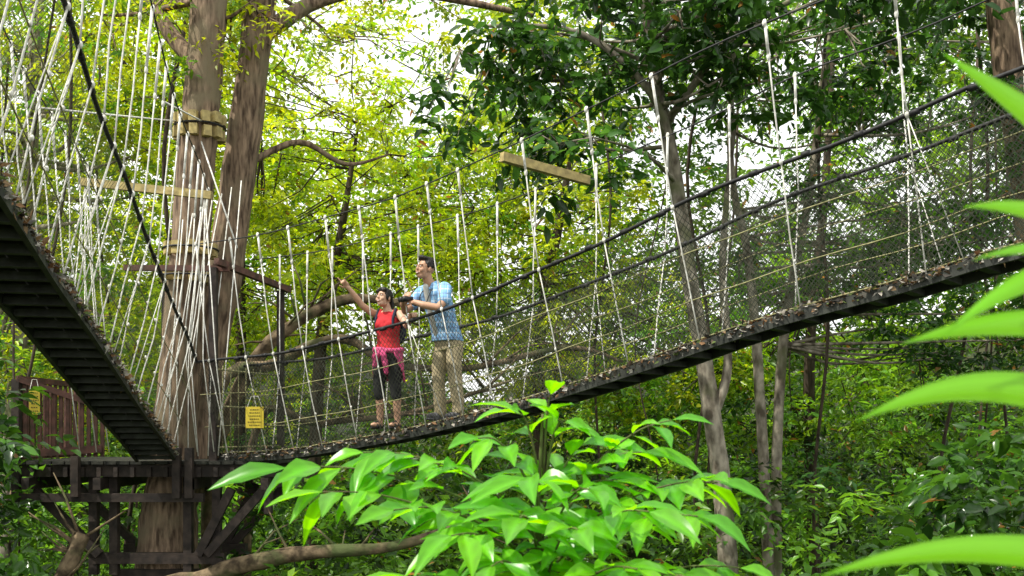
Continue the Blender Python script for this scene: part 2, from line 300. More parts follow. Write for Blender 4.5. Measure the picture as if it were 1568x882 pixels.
# ------------------------------------------------------------------ bridges
def bridge(name,st,side,topf,wd,netm,sp,netw,slack):
    par=empty(name)
    P=catmull(st,10)
    S=[0]
    for a,b in zip(P,P[1:]): S.append(S[-1]+(b-a).length)
    Pa=np.array([tuple(p) for p in P]); S=np.array(S); LT=S[-1]
    def E(s): return V([np.interp(s,S,Pa[:,i]) for i in range(3)])
    def Nn(s):
        t=E(min(s+.3,LT))-E(max(s-.3,0)); t.z=0; t.normalize(); n=V((-t.y,t.x,0)); return n*side
    SS=list(np.arange(0,LT,.25))+[LT]
    def pt(s,far,out,h):
        n=Nn(s); return E(s)+n*((wd+out) if far else -out)+V((0,0,h))
    d=M(); r=M()
    for a in range(len(SS)-1):
        s0,s1=SS[a],SS[a+1]
        for o in (-.01,wd+.01): beam(r,E(s0)+Nn(s0)*o,E(s1)+Nn(s1)*o,.035,.085)
    for k,o in enumerate((wd*.25,wd*.75)):
        for a in range(0,len(SS)-1):
            beam(d,E(SS[a])+Nn(SS[a])*o+V((0,0,.055+.002*(a%2))),E(SS[a+1])+Nn(SS[a+1])*o+V((0,0,.055+.002*(a%2))),wd*.47,.03)
    s=.1
    while s<LT:
        beam(r,E(s)+Nn(s)*.01+V((0,0,-.008)),E(s)+Nn(s)*(wd-.01)+V((0,0,-.008)),.08,.05); s+=.27
    d.obj('deck_boards',M_deck,par); r.obj('ladder_frame',M_rung,par)
    n=int(LT*380); Pl=[]
    for _ in range(n):
        q=random.uniform(0,LT); e=random.random()
        o=-.03+random.gauss(0,.006) if e<.33 else (abs(random.gauss(0,.03)) if e<.7 else wd+.02-abs(random.gauss(0,.035)))
        lump=.028*(.5+.5*math.sin(q*9)+.7*math.sin(q*23+1))
        hz=random.uniform(-.01,.06) if e<.33 else .045+random.uniform(-.02,1)*max(.010,lump+.014)
        Pl.append(tuple(E(q)+Nn(q)*o+V((0,0,hz))))
    Pl=np.array(Pl); D=rng.normal(size=(n,3)); D[:,2]*=.5; N=rng.normal(size=(n,3)); N[:,2]+=.8
    pal=np.array([[.34,.31,.26],[.09,.06,.035],[.52,.49,.43],[.19,.10,.04],[.08,.12,.02],[.035,.03,.025],[.26,.17,.08],[.14,.13,.11]])
    leafobj('leaf_litter_on_edges',Pl,D,N,rng.uniform(.025,.075,n),rng.uniform(.02,.045,n),pal[rng.integers(0,8,n)]*rng.uniform(.6,1.2,(n,1)),M_litter,par)
    c=M(); st_=M(); w=M(); nt=M()
    RO=.25; RH=1.17; TO=.40
    for far in (0,1):
        tube(c,[pt(s,far,RO,RH+.01*math.sin(s*3)) for s in SS],.017,6)
        tube(c,[pt(s,far,TO,topf(s/LT)) for s in SS],.0075,5)
        tube(st_,[pt(s,far,RO*.35,RH*.33+.008*math.sin(s*5)) for s in SS],.0055,4)
        tube(st_,[pt(s,far,RO*.68,RH*.66+.008*math.sin(s*4+1)) for s in SS],.0055,4)
        tube(st_,[pt(s,far,.0,.07) for s in SS],.007,4)
        s=.2
        while s<LT:
            tube(c,[pt(s,far,RO,RH),pt(s+.07,far,RO,RH)],.024,6); s+=.42
        s=.15+.3*far
        while s<LT-.4:
            u=s/LT; step=sp(u)
            sl=.16+random.uniform(-.05,.07)
            top=pt(s,far,TO,topf(u)); rail=pt(min(s+sl*.55,LT),far,RO+.015,RH); foot=pt(min(s+sl,LT),far,.01,.03)
            k1=top.lerp(rail,random.uniform(.2,.34))
            def bow(a,b,r,amp):
                mid=(a+b)/2+V((random.uniform(-amp,amp),random.uniform(-amp,amp),0)); tube(w,[a,a.lerp(mid,.5)*.75+(a.lerp(b,.25))*.25,mid,mid.lerp(b,.5)*.75+(a.lerp(b,.75))*.25,b],r,5)
            tube(w,[top+V((0,0,.03)),k1],.0125,5)
            bow(k1,rail,.0068,slack); bow(rail,foot,.0062,slack)
            ell(w,k1,(.016,.016,.037),k=6,l=4); ell(w,top,(.02,.02,.03),k=6,l=4); ell(w,rail,(.018,.018,.026),k=6,l=4)
            if random.random()<.35:
                f2=pt(min(s+sl+.28,LT),far,.01,.03); tube(w,[rail,f2],.0045,4)
            for hh in (.34,.66):
                q=foot.lerp(rail,hh); ell(w,q,(.011,.011,.018),k=5,l=4)
            s+=step*random.uniform(.82,1.18)
        cell=.05; nseg=8
        for sgn in (1,-1):
            s=-RH
            while s<LT+RH:
                prev=None
                for i in range(nseg+1):
                    h=i/nseg; ss=s+sgn*h*RH*.8
                    if 0<=ss<=LT:
                        bel=.035*math.sin(h*math.pi)*math.sin(ss*2.3+far)
                        p=pt(ss,far,RO*h+bel,.05+(RH-.05)*h)+V((0,0,.006*math.sin(ss*31+h*9)))
                        if prev is not None:
                            t=(p-prev); sd=t.cross(Nn(ss)).normalized()*netw; o=Nn(ss)*.001*sgn
                            nt.add([prev-sd+o,prev+sd+o,p+sd+o,p-sd+o],[(0,1,2,3)])
                        prev=p
                    else: prev=None
                s+=cell
    c.obj('cables',M_cable,par,True); st_.obj('straw_ropes',M_straw,par,True); w.obj('white_hanger_ropes',M_rope,par,True); nt.obj('safety_netting',netm,par)
    return par
stR=[(-3.7,12.55,-.34),(-3.3,12.35,-.325),(-2.63,12.0,-.283),(-1.88,11.6,-.17),(-1.32,11.3,-.075),(-.80,11.0,.035),(-.026,10.3,.215),(.70,9.55,.424),(1.226,9.0,.585),(1.713,8.5,.748),(2.162,8.15,.884),(2.583,7.85,.986),(2.966,7.55,1.083),(3.31,7.25,1.188),(3.525,7.05,1.236),(4.6,6.1,1.55),(5.8,5.0,2.0)]
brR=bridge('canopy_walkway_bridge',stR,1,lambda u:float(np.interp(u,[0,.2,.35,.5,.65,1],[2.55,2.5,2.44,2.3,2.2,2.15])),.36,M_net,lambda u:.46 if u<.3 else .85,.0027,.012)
stL=[(-4.05,12.3,-.33),(-3.86,11.3,-.08),(-3.68,10.2,.195),(-3.45,9.0,.48),(-3.2,7.8,.74),(-2.95,6.6,.97),(-2.67,5.5,1.14),(-2.3,4.0,1.38),(-1.95,2.2,1.7)]
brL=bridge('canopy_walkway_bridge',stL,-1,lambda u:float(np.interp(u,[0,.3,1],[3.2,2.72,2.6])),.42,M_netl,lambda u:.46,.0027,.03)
m=M()
beam(m,(-.10,10.08,2.70),(.80,10.76,2.63),.07,.09); m.obj('spreader_beam',M_wood,brR)
m=M(); beam(m,(-5.05,12.0,2.92),(-3.52,12.0,2.76),.07,.09); m.obj('spreader_beam',M_wood,brL)
m=M()
for p in ((-5.0,12,2.9),(-3.6,12,2.78)):
    for dx in (-.15,.05,.2):
        tube(m,[p,(p[0]+dx-.1,12.1,.85),(p[0]+dx,12.2,-.25)],.007,5)
for (a,b) in [((-3.24,9.5,3.06),(-3.9,12.9,3.9)),((-4.4,9.5,3.0),(-4.2,12.9,3.9)),((-3.3,12.3,2.2),(-4.0,12.9,3.9))]:
    tube(m,[a,b],.01,5)
for i in range(7):
    x0=-4.15+.12*i; tube(m,[(x0+.1,12.6,2.6+.08*i),(x0-.15+random.uniform(-.1,.2),12.4,.9),(x0-.1,12.3,-.3)],.007,5)
m.obj('stay_ropes',M_rope,brL,True)
# ------------------------------------------------------------------ platform
plat=empty('tree_platform')
m=M(); zt=-.36
for i in range(20):
    x=-5.9+i*.156; beam(m,(x,12.25,zt-.02),(x,14.3,zt-.02),.14,.04)
m.obj('deck_boards',M_deck,plat)
m=M()
for y in (12.35,13.4,14.2): beam(m,(-6.0,y,zt-.12),(-2.85,y,zt-.12),.08,.14)
for x in (-5.8,-4.95,-3.85,-2.95): beam(m,(x,12.2,zt-.27),(x,14.3,zt-.27),.09,.14)
for i in range(14): beam(m,(-5.75+i*.2,12.285,zt-.075),(-5.75+i*.2,12.285,zt-.19),.05,.05)
for x,y,a,b in [(-5.95,12.3,.62,-.82),(-4.0,12.22,-.2,-.8),(-3.85,12.22,-.2,-.8),(-5.2,12.2,-.3,-.78),(-2.95,12.4,-.2,-1.0)]: beam(m,(x,y,a),(x,y,b),.09,.09)
beam(m,(-6.0,12.3,-.8),(-3.7,12.3,-.8),.08,.1)
beam(m,(-5.1,12.5,-1.55),(-3.5,12.5,-1.55),.12,.13); beam(m,(-5.1,13.5,-1.55),(-3.5,13.5,-1.55),.12,.13)
for x0,x1 in ((-5.8,-5.0),(-3.0,-3.7),(-3.4,-3.8)):
    for y in (12.42,13.6): beam(m,(x0,y,-.7),(x1,y,-1.5),.09,.1)
for x in (-5.1,-4.85,-3.95,-3.6): beam(m,(x,12.5,-.45),(x,12.5,-1.75),.1,.1)
beam(m,(-4.9,12.6,-1.75),(-3.8,12.6,-1.75),.12,.1)
m.obj('support_frame',M_post,plat)
m=M()
a=V((-5.93,12.3,0)); b=V((-5.1,12.75,0))
for k in range(13):
    p=a.lerp(b,k/12); top=.66-.045*k*.6; beam(m,(p.x,p.y,-.32),(p.x,p.y,top),.045,.03)
beam(m,(a.x,a.y-.03,.63),(b.x,b.y-.03,.3),.04,.07); beam(m,(a.x,a.y-.03,-.28),(b.x,b.y-.03,-.22),.05,.09)
beam(m,(a.x,a.y,-.3),(a.x,14.2,-.3),.05,.09);beam(m,(a.x,a.y,.63),(a.x,14.2,.63),.05,.07)
for k in range(12): beam(m,(a.x,12.4+k*.15,-.3),(a.x,12.4+k*.15,.63),.03,.045)
m.obj('slatted_railing',M_red,plat)
m=M()
for x,y,z in ((-3.62,12.42,1.98),(-3.72,12.75,1.98),(-3.14,13.9,1.9),(-4.7,13.9,1.9)): beam(m,(x,y,-.4),(x,y,z),.09,.09)
m.obj('gate_posts',M_post,plat)
m=M(); beam(m,(-4.75,12.55,2.0),(-3.45,12.5,1.98),.07,.07); beam(m,(-3.55,12.3,2.04),(-3.05,14.0,1.93),.07,.08)
m.obj('gate_lintels',M_red,plat)
m=M()
for h in (.75,.3,-.2): tube(m,[(-3.6,12.4,h),(-3.14,13.9,h)],.012,5)
for i in range(10):
    q=V((-3.6,12.4,0)).lerp(V((-3.14,13.9,0)),i/9); tube(m,[(q.x,q.y,-.3),(q.x,q.y,.8)],.008,4)
m.obj('rope_fence',M_straw,plat,True)
def sign(x,y,z,w,h,rz):
    e=empty('warning_sign',None,(x,y,z),rz); b=M(); beam(b,(-w/2,0,0),(w/2,0,0),.012,h); b.obj('board',M_yel,e)
    t=M()
    for i in range(6):
        zz=h*.36-i*h*.145; L_=w*(.38 if i else .3)*random.uniform(.7,1)
        xx=-L_
        while xx<L_:
            l=random.uniform(.008,.02); beam(t,(xx,-.008,zz),(min(xx+l,L_),-.008,zz),.003,h*.04); xx+=l+.009
    t.obj('lettering',M_ink,e)
    r=M(); tube(r,[(-w*.4,-.004,h*.5),(-w*.2,0,h*.5+.12),(w*.2,0,h*.5+.12),(w*.4,-.004,h*.5)],.004,4); r.obj('hanging_cord',M_rope,e)
sign(-3.02,12.02,.16,.22,.25,-.15); sign(-5.75,12.33,.35,.12,.3,.4)
m=M()
def collar(c,r,n,h,ph=0):
    for i in range(n):
        a=2*math.pi*i/n+ph; p=V((c[0]+math.cos(a)*r,c[1]+math.sin(a)*r,c[2]+random.uniform(-.015,.015)))
        n_=V((math.cos(a),math.sin(a),0)); t=V((-math.sin(a),math.cos(a),0))
        vs=[]
        for dz in (-h/2,h/2):
            for (q,w) in ((-.07,-.05),(.035,-.05),(.035,.05),(-.07,.05)): vs.append(p+n_*q+t*w+V((0,0,dz)))
        m.add(vs,[(3,2,1,0),(4,5,6,7),(0,1,5,4),(1,2,6,5),(2,3,7,6),(3,0,4,7)])
collar((-3.96,13,3.93),.29,12,.13); collar((-3.97,13,3.76),.285,11,.13,.2); collar((-4.08,13,2.3),.295,10,.16); collar((-4.11,13,1.95),.30,10,.14,.2)
m.obj('chock_blocks',M_wood,plat)
m=M()
for c,r in (((-3.96,13,3.845),.315),((-4.08,13,2.3),.34),((-4.11,13,1.95),.345)):
    tube(m,[(c[0]+math.cos(a)*r,c[1]+math.sin(a)*r,c[2]) for a in np.linspace(0,2*math.pi,25)],.013,5)
m.obj('steel_slings',M_cable,plat)
# ------------------------------------------------------------------ foreground sapling
def bigleaf(m,P,D,N,L,W,cols,c,curl=.25):
    D=V(D).normalized(); N=V(N); S=D.cross(N).normalized(); N=S.cross(D); n=8; prof=[.0,.48,.86,1.0,.92,.68,.34,0]; o=len(m.v)
    ang=random.uniform(.5,1.4)*curl
    for i in range(n):
        t=i/(n-1); c0=P+D*L*(t-.12*t*t*ang)-N*L*ang*t*t
        w=W*.5*prof[i]
        for j,q in enumerate((-1,-.5,0,.5,1)):
            wav=.035*W*math.sin(i*2.2+(1 if q>0 else 3))*abs(q)+(.012*W if i%2 else -.012*W)*abs(q)
            m.v.append(tuple(c0+S*w*q+N*(abs(q)*w*.38+wav))); g=.92+.16*((i+j)%2) if q else 1.4; cols.append((c[0]*g,c[1]*g,c[2]*g))
    for i in range(n-1):
        for q in range(4): a=o+i*5+q; m.f.append((a,a+1,a+6,a+5))
def colored(m,cols,name,mt,parent=None):
    ob=m.obj(name,mt,parent,True); ca=ob.data.color_attributes.new('tint','FLOAT_COLOR','POINT')
    ca.data.foreach_set('color',np.array([(*c,1) for c in cols],np.float32).reshape(-1)); return ob
sap=empty('broadleaf_sapling'); st=M(); lf=M(); cols=[]
def branch(pts,n,L,r=.005,start=.15):
    q=catmull(pts,8); tube(st,q,list(np.linspace(r,r*.35,len(q))),6)
    for i in range(n):
        t=start+(1-start)*i/(n-1) if n>1 else 1
        k=min(int(t*(len(q)-1)),len(q)-2); p=q[k]; d=(q[k+1]-q[k]).normalized()
        for s in ((1,-1) if i<n-1 else (0,)):
            sd=V((d.y,-d.x,0)); sd=sd.normalized() if sd.length>.1 else V((1,0,0))
            if abs(d.z)>.8: sd=V((math.cos(i*2.2),math.sin(i*2.2),0))
            D=d*random.uniform(.4,.9)+sd*s*random.uniform(.6,1)+V((random.uniform(-.2,.2),random.uniform(-.2,.2),random.uniform(-.5,.3)))
            if s==0: D=d+V((0,0,-.1))
            g=random.random(); c=(.06+.10*g,.25+.19*g,.010)
            pet=p+D.normalized()*.012
            tube(st,[p,pet],.002,4,False)
            bigleaf(lf,pet,D,V((random.uniform(-.5,.5),random.uniform(-.85,.0),1)),L*random.uniform(.6,1.2),L*random.uniform(.30,.40),cols,c,.34)
g0=gz(.08,3.1)
tube(st,catmull([(.12,3.15,g0-.1),(.10,3.1,-1.0),(.075,3.05,-.4),(.09,3.0,.05)],8),list(np.linspace(.014,.004,25)),7)
B=lambda e,z0,n,L: branch([V((.09,3.05,z0)),V((.09,3.05,z0)).lerp(V(e),.4)+V((0,0,.06)),V((.09,3.05,z0)).lerp(V(e),.75)+V((0,0,.05)),V(e)],n,L)
for e,z0,n,L in [((.02,3.0,.05),-.2,4,.15),((.11,2.95,.10),-.2,3,.14),((.15,2.95,.03),-.2,4,.14),((-.09,2.95,-.02),-.25,5,.16),((.22,3.0,-.04),-.3,5,.15),
   ((-.62,2.8,-.10),-.32,10,.18),((-.50,2.7,-.16),-.42,9,.18),((-.42,2.9,-.06),-.3,8,.16),((-.30,2.6,-.20),-.42,7,.17),((-.25,2.9,-.09),-.35,6,.16),
   ((.44,2.85,.03),-.3,6,.14),((.36,2.9,-.06),-.32,6,.16),((.56,2.8,-.14),-.38,9,.18),((.48,2.65,-.22),-.45,8,.17),((.34,2.55,-.2),-.45,7,.17),((.28,2.9,-.14),-.38,6,.16),
   ((-.15,2.55,-.26),-.5,7,.16),((.02,2.6,-.22),-.45,6,.17),((.16,2.5,-.24),-.5,6,.16),((.05,2.7,-.12),-.38,6,.17),((.2,2.65,-.15),-.4,6,.16),
   ((-.05,2.5,-.33),-.55,6,.14),((.3,2.45,-.33),-.6,7,.14),((.45,2.5,-.36),-.6,7,.14),((-.28,2.45,-.36),-.6,7,.14),((.6,2.7,-.36),-.6,7,.14),((.12,2.4,-.36),-.6,6,.13)]: B(e,z0,n,L)
st.obj('stem_and_twigs',mat('green_stem',(.12,.16,.04),(.08,.07,.03),20,.6),sap,True)
colored(lf,cols,'leaves',M_leaff,sap)
lf=M(); cols=[]; st=M(); herb=empty('undergrowth_plant')
for i in range(46):
    x=random.uniform(-.75,1.7); y=random.uniform(3.4,5.2); z=-.135*y-random.uniform(.05,.35)*y*.4; x=x*y/4
    tube(st,[(x,y,gz(x,y)-.05),(x+.02,y,z)],.004,4)
    for k in range(6):
        a=k*2.1+i; D=V((math.cos(a),math.sin(a),random.uniform(-.2,.5))); gq=random.random()
        bigleaf(lf,V((x+.02,y,z-.02*k)),D,V((0,-.3,1)),random.uniform(.12,.2),random.uniform(.05,.075),cols,(.03+.07*gq,.13+.15*gq,.012),.4)
st.obj('stems',M_limb,herb); colored(lf,cols,'leaves',M_leaff,herb)
pf=empty('palm_frond'); st=M(); lf=M(); cols=[]
rq=catmull([(.72,1.05,-1.75),(.64,1.03,-.8),(.575,1.0,-.1),(.565,1.0,.25),(.60,1.0,.6)],10); tube(st,rq,list(np.linspace(.012,.004,len(rq))),7)
def blade(p0,p1,sag,w,c):
    p0=V(p0);p1=V(p1); n=16; o=len(lf.v); d=(p1-p0)
    S=(d.normalized().cross(V((0,-1,.25)))).normalized()
    for i in range(n+1):
        t=i/n; c0=p0+d*t+V((0,0,sag*4*t*(1-t))); ww=w*.5*min(1,(t*5+.25))*(1-t**1.6)
        for q in (-1,-.5,0,.5,1):
            lf.v.append(tuple(c0+S*ww*q+V((0,.35*abs(q)*ww+(.0012 if abs(q)==.5 else 0),0)))); g=1.0 if q else 1.3; g*=.85+.2*(abs(q)==.5); cols.append((c[0]*g,c[1]*g,c[2]*g))
    for i in range(n):
        for q in range(4): a=o+i*5+q; lf.f.append((a,a+1,a+6,a+5))
for (tx,tz,bz,sg,w,ty) in [(.408,.358,.265,.004,.040,.97),(.432,.214,.19,.012,.028,.98),(.418,.155,.175,.008,.018,.93),(.400,.088,.165,.014,.030,.95),(.368,.082,.10,.012,.034,.97),(.318,.008,.02,.028,.042,.95),(.285,-.138,-.13,.020,.036,.96),(.41,.47,.40,.01,.03,.95),(.36,-.32,-.27,.02,.03,.95)]:
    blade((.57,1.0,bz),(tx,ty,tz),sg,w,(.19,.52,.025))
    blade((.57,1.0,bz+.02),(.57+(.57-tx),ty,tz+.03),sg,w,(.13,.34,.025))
st.obj('rachis',M_limb,pf,True); colored(lf,cols,'leaflets',M_palm,pf)
# ------------------------------------------------------------------ people
def rem(ob,vs,sm=4):
    b=bmesh.new(); b.from_mesh(ob.data); bmesh.ops.recalc_face_normals(b,faces=b.faces); b.to_mesh(ob.data); b.free()
    r=ob.modifiers.new('remesh','REMESH'); r.mode='VOXEL'; r.voxel_size=vs; r.use_smooth_shade=True
    s=ob.modifiers.new('smooth','SMOOTH'); s.factor=.5; s.iterations=sm
def folds(ob,st,sz):
    tx=bpy.data.textures.new('folds','CLOUDS'); tx.noise_scale=sz; d=ob.modifiers.new('folds','DISPLACE'); d.texture=tx; d.strength=st; d.mid_level=.5
def loft(m,rings,k=18):
    vs=[];fs=[]
    for (c,rx,ry) in rings:
        for j in range(k):
            a=2*math.pi*j/k; ca,sa=math.cos(a),math.sin(a); e=.85
            vs.append((c[0]+rx*math.copysign(abs(ca)**e,ca),c[1]+ry*math.copysign(abs(sa)**e,sa),c[2]))
    n=len(rings)
    for i in range(n-1):
        for j in range(k): a=i*k+j;b=i*k+(j+1)%k; fs.append((a,b,b+k,a+k))
    fs.append(tuple(range(k))[::-1]); fs.append(tuple(range((n-1)*k,n*k))); m.add(vs,fs)
def limb(m,pts,rad):
    q=[V(p) for p in pts]
    for a,b,ra,rb in zip(q,q[1:],rad,rad[1:]): tube(m,[a,(a+b)/2,b],[ra,(ra+rb)/2,rb],14)
    for p,r in zip(q,rad): ell(m,p,(r,r,r),k=12,l=8)
def hand(m,w,d,nrm_,side,curl=.4,point=False,sc=1.0):
    w=V(w); d=V(d).normalized(); n=V(nrm_); s=d.cross(n).normalized()*side; n=(s.cross(d)*side).normalized()
    R=Matrix((s,d,n)).transposed()
    ell(m,w+d*.045*sc,(.038*sc,.052*sc,.015*sc),R)
    ell(m,w+d*.02*sc+s*.018*sc,(.018*sc,.03*sc,.015*sc),R)
    for i,(o,l) in enumerate(((.027,.072),(.009,.08),(-.009,.074),(-.026,.058))):
        c=curl if not(point and i==0) else .03
        if point and i>0: c=1.1
        p=w+d*.085*sc+s*o*sc; a=0; pts=[w+d*.05*sc+s*o*.9*sc,p]
        for f in (.45,.32,.23):
            a+=c; p=p+(d*math.cos(a)-n*math.sin(a))*l*f*sc; pts.append(p)
        limb(m,pts,[.0095*sc,.0095*sc,.0088*sc,.008*sc,.007*sc])
    b=w+d*.02*sc+s*.025*sc
    limb(m,[b,b+(s*.8+d*.5-n*.2)*.032*sc,b+(s*.7+d*1.1-n*.5)*.05*sc],[.012*sc,.0105*sc,.009*sc])
SK1=mat('skin_man',(.48,.28,.175),(.42,.23,.14),6,.5,spec=.4); SK2=mat('skin_woman',(.56,.35,.235),(.50,.29,.185),6,.5,spec=.4)
HAIR=mat('black_hair',(.008,.007,.006),(.02,.016,.013),60,.45,.4,(1,1,.2)); WHT=mat('eye_and_teeth_white',(.75,.73,.69),(.65,.62,.6),5,.3)
LIP=mat('lips',(.35,.09,.07),(.3,.07,.06),5,.4); BLK=mat('black_rubber',(.012,.012,.013),(.02,.02,.02),20,.4)
def head(par,sk,c,yaw,pitch,roll,sc,female):
    R=(Matrix.Rotation(yaw,3,'Z')@Matrix.Rotation(-pitch,3,'X')@Matrix.Rotation(roll,3,'Y'))
    c=V(c)
    def e(m,p,r,rot=None): ell(m,c+R@(V(p)*sc),[a*sc for a in r],R@rot if rot else R)
    e(sk,(0,.018,.03),(.074,.092,.088)); e(sk,(0,-.028,-.025),(.058,.06,.082)); e(sk,(0,-.05,-.082),(.036,.034,.028))
    e(sk,(0,-.01,-.07),(.05,.05,.035))
    for s in (-1,1):
        e(sk,(s*.034,-.064,-.03),(.026,.024,.026)); e(sk,(s*.075,.006,-.012),(.011,.019,.031)); e(sk,(s*.03,-.075,.024),(.024,.014,.009))
    e(sk,(0,-.098,-.022),(.014,.017,.014)); e(sk,(0,-.088,.0),(.008,.014,.028)); e(sk,(0,-.085,-.058),(.028,.012,.013))
    w=M(); b=M(); l=M(); h=M()
    for s in (-1,1):
        e(w,(s*.029,-.0845,.004),(.0125,.006,.0065)); e(b,(s*.028,-.0895,.004),(.0055,.003,.006))
        for q in range(5): e(b,(s*(.015+.0075*q),-.090+.003*q,.0225+.003*math.sin(q*.8)),(.006,.004,.0028))
    e(w,(0,-.0955,-.060),(.019,.005,.0055)); e(l,(0,-.0945,-.0535),(.024,.0055,.0035)); e(l,(0,-.0945,-.067),(.02,.0055,.0042))
    if not female:
        e(h,(0,.03,.05),(.081,.094,.082)); e(h,(0,-.035,.098),(.06,.05,.028)); e(h,(0,-.06,.108),(.045,.028,.022),Matrix.Rotation(.5,3,'X'))
        for s in (-1,1): e(h,(s*.069,.005,.035),(.012,.04,.045))
        for _ in range(26):
            a=random.uniform(-1,1); e(h,(a*.055,-.06+random.uniform(0,.09),.115-abs(a)*.022),(.008,.014,.014))
    else:
        e(h,(0,.03,.045),(.084,.096,.087)); e(h,(0,-.03,.09),(.066,.05,.034)); e(h,(0,.115,.02),(.03,.035,.035))
        for s in (-1,1): e(h,(s*.07,.0,.02),(.014,.05,.065)); e(h,(s*.045,-.06,.075),(.03,.02,.022))
        limb(h,[c+R@V((0,.12,.02)),c+R@V((.0,.155,-.05)),c+R@V((0,.14,-.14))],[.03,.026,.01])
    w.obj('eye_whites_and_teeth',WHT,par,True,True); b.obj('irises_and_eyebrows',BLK,par,True,True); l.obj('lips',LIP,par,True,True)
    o=h.obj('hair',HAIR,par); rem(o,.006,2); folds(o,.008,.02)
def plaid():
    m=bpy.data.materials.new('blue_check_cloth'); m.use_nodes=True; nt=m.node_tree; b=nt.nodes['Principled BSDF']; b.inputs['Roughness'].default_value=.85
    tc=nt.nodes.new('ShaderNodeTexCoord'); sp=nt.nodes.new('ShaderNodeSeparateXYZ'); nt.links.new(tc.outputs['Object'],sp.inputs[0])
    base=(.20,.42,.68,1)
    def math_(op,a,bv):
        n=nt.nodes.new('ShaderNodeMath'); n.operation=op
        nt.links.new(a,n.inputs[0]); n.inputs[1].default_value=bv; return n.outputs[0]
    add=nt.nodes.new('ShaderNodeMath'); add.operation='ADD'; nt.links.new(sp.outputs['X'],add.inputs[0]); nt.links.new(sp.outputs['Y'],add.inputs[1])
    col=None
    for src,per,th,cc in ((add.outputs[0],.055,.25,(.60,.72,.84,1)),(sp.outputs['Z'],.055,.25,(.60,.72,.84,1)),(add.outputs[0],.11,.14,(.06,.16,.38,1)),(sp.outputs['Z'],.11,.14,(.06,.16,.38,1))):
        v=math_('LESS_THAN',math_('FRACT',math_('MULTIPLY',src,1/per),0),th)
        mx=nt.nodes.new('ShaderNodeMix'); mx.data_type='RGBA'
        nt.links.new(math_('MULTIPLY',v,.7),mx.inputs[0])
        if col is None: mx.inputs[6].default_value=base
        else: nt.links.new(col,mx.inputs[6])
        mx.inputs[7].default_value=cc; col=mx.outputs[2]
    nt.links.new(col,b.inputs['Base Color']); return m
man=empty('standing_man',None,(-.72,11.13,.115),math.radians(-45))
sk=M(); head(man,sk,(-.0,-.29,1.615),math.radians(-4),math.radians(8),0,1.05,False)
limb(sk,[(0,-.2,1.42),(0,-.255,1.50),(0,-.275,1.56)],[.062,.055,.055])
loft(sk,[((0,.02,.95),.14,.10),((0,-.05,1.1),.13,.09),((0,-.13,1.3),.15,.09),((0,-.18,1.42),.15,.07),((0,-.2,1.46),.08,.05)])
limb(sk,[(.19,-.17,1.405),(.27,-.27,1.24),(.29,-.36,1.17)],[.052,.043,.040]); limb(sk,[(.29,-.36,1.17),(.17,-.455,1.20),(.075,-.50,1.235)],[.04,.038,.028])
hand(sk,(.075,-.50,1.235),(-1,-.15,.25),(.1,-.5,.8),-1,.45)
limb(sk,[(-.19,-.17,1.405),(-.25,-.28,1.24),(-.24,-.37,1.18)],[.052,.043,.040]); limb(sk,[(-.24,-.37,1.18),(-.16,-.46,1.24),(-.10,-.50,1.29)],[.04,.038,.028])
hand(sk,(-.10,-.50,1.29),(.75,-.35,.35),(-.4,-.6,.6),1,.5)
o=sk.obj('body_skin',SK1,man); rem(o,.0055,3)
sh=M(); loft(sh,[((0,.03,.86),.185,.145),((0,.01,.95),.175,.135),((0,-.05,1.1),.170,.13),((0,-.11,1.25),.185,.13),((0,-.15,1.36),.195,.115),((0,-.175,1.43),.165,.085),((0,-.19,1.47),.085,.065)],22)
for s in (-1,1): limb(sh,[(s*.15,-.15,1.40),(s*.20,-.18,1.385),(s*.262,-.255,1.265)],[.075,.075,.072])
for s in (-1,1): limb(sh,[(s*.065,-.235,1.45),(s*.05,-.27,1.40)],[.022,.016]); limb(sh,[(s*.06,-.17,1.48),(s*.065,-.235,1.45)],[.02,.022])
o=sh.obj('open_check_shirt',plaid(),man); rem(o,.008,3); folds(o,.028,.13)
ts=M()
for i in range(40):
    t=i/39; z=.90+.52*t; y=.03-.125-.20*t-.012*math.sin(t*3.1); ell(ts,(.0-.03*(1-t),y+.012,z),(.05-.014*t,.03,.04))
o=ts.obj('grey_undershirt',mat('pale_tshirt_cloth',(.50,.50,.46),(.42,.42,.38),20,.9),man); rem(o,.007,4)
tr=M(); loft(tr,[((0,.05,.76),.175,.12),((0,.045,.85),.175,.13),((0,.035,.93),.165,.12),((0,.02,.98),.155,.11)])
limb(tr,[(.085,.05,.84),(.105,.03,.62),(.115,.03,.45),(.125,.06,.25),(.125,.07,.09)],[.10,.088,.074,.07,.068])
limb(tr,[(-.085,.05,.84),(-.10,-.0,.62),(-.10,-.02,.45),(-.10,.0,.25),(-.10,.01,.09)],[.10,.088,.074,.07,.068])
o=tr.obj('khaki_trousers',mat('khaki_cloth',(.46,.39,.24),(.36,.30,.18),10,.9,.2),man); rem(o,.008,4); folds(o,.025,.11)
s_=M()
for x,y in ((.13,.06),(-.105,.0)):
    ell(s_,(x,y-.05,.045),(.05,.14,.045)); ell(s_,(x,y+.03,.07),(.045,.06,.065)); ell(s_,(x,y-.05,.015),(.052,.145,.02))
o=s_.obj('trainers',mat('dark_grey_trainers',(.05,.05,.055),(.16,.16,.17),22,.7),man); rem(o,.007,3)
bn=M()
for s in (-1,1):
    c=V((.0+s*.03,-.545,1.27)); tube(bn,[c+V((0,.05,.01)),c+V((0,.0,0)),c+V((0,-.03,-.005)),c+V((0,-.07,-.01))],[.02,.022,.028,.03],14)
beam(bn,(-.03,-.545,1.275),(.03,-.545,1.275),.05,.02)
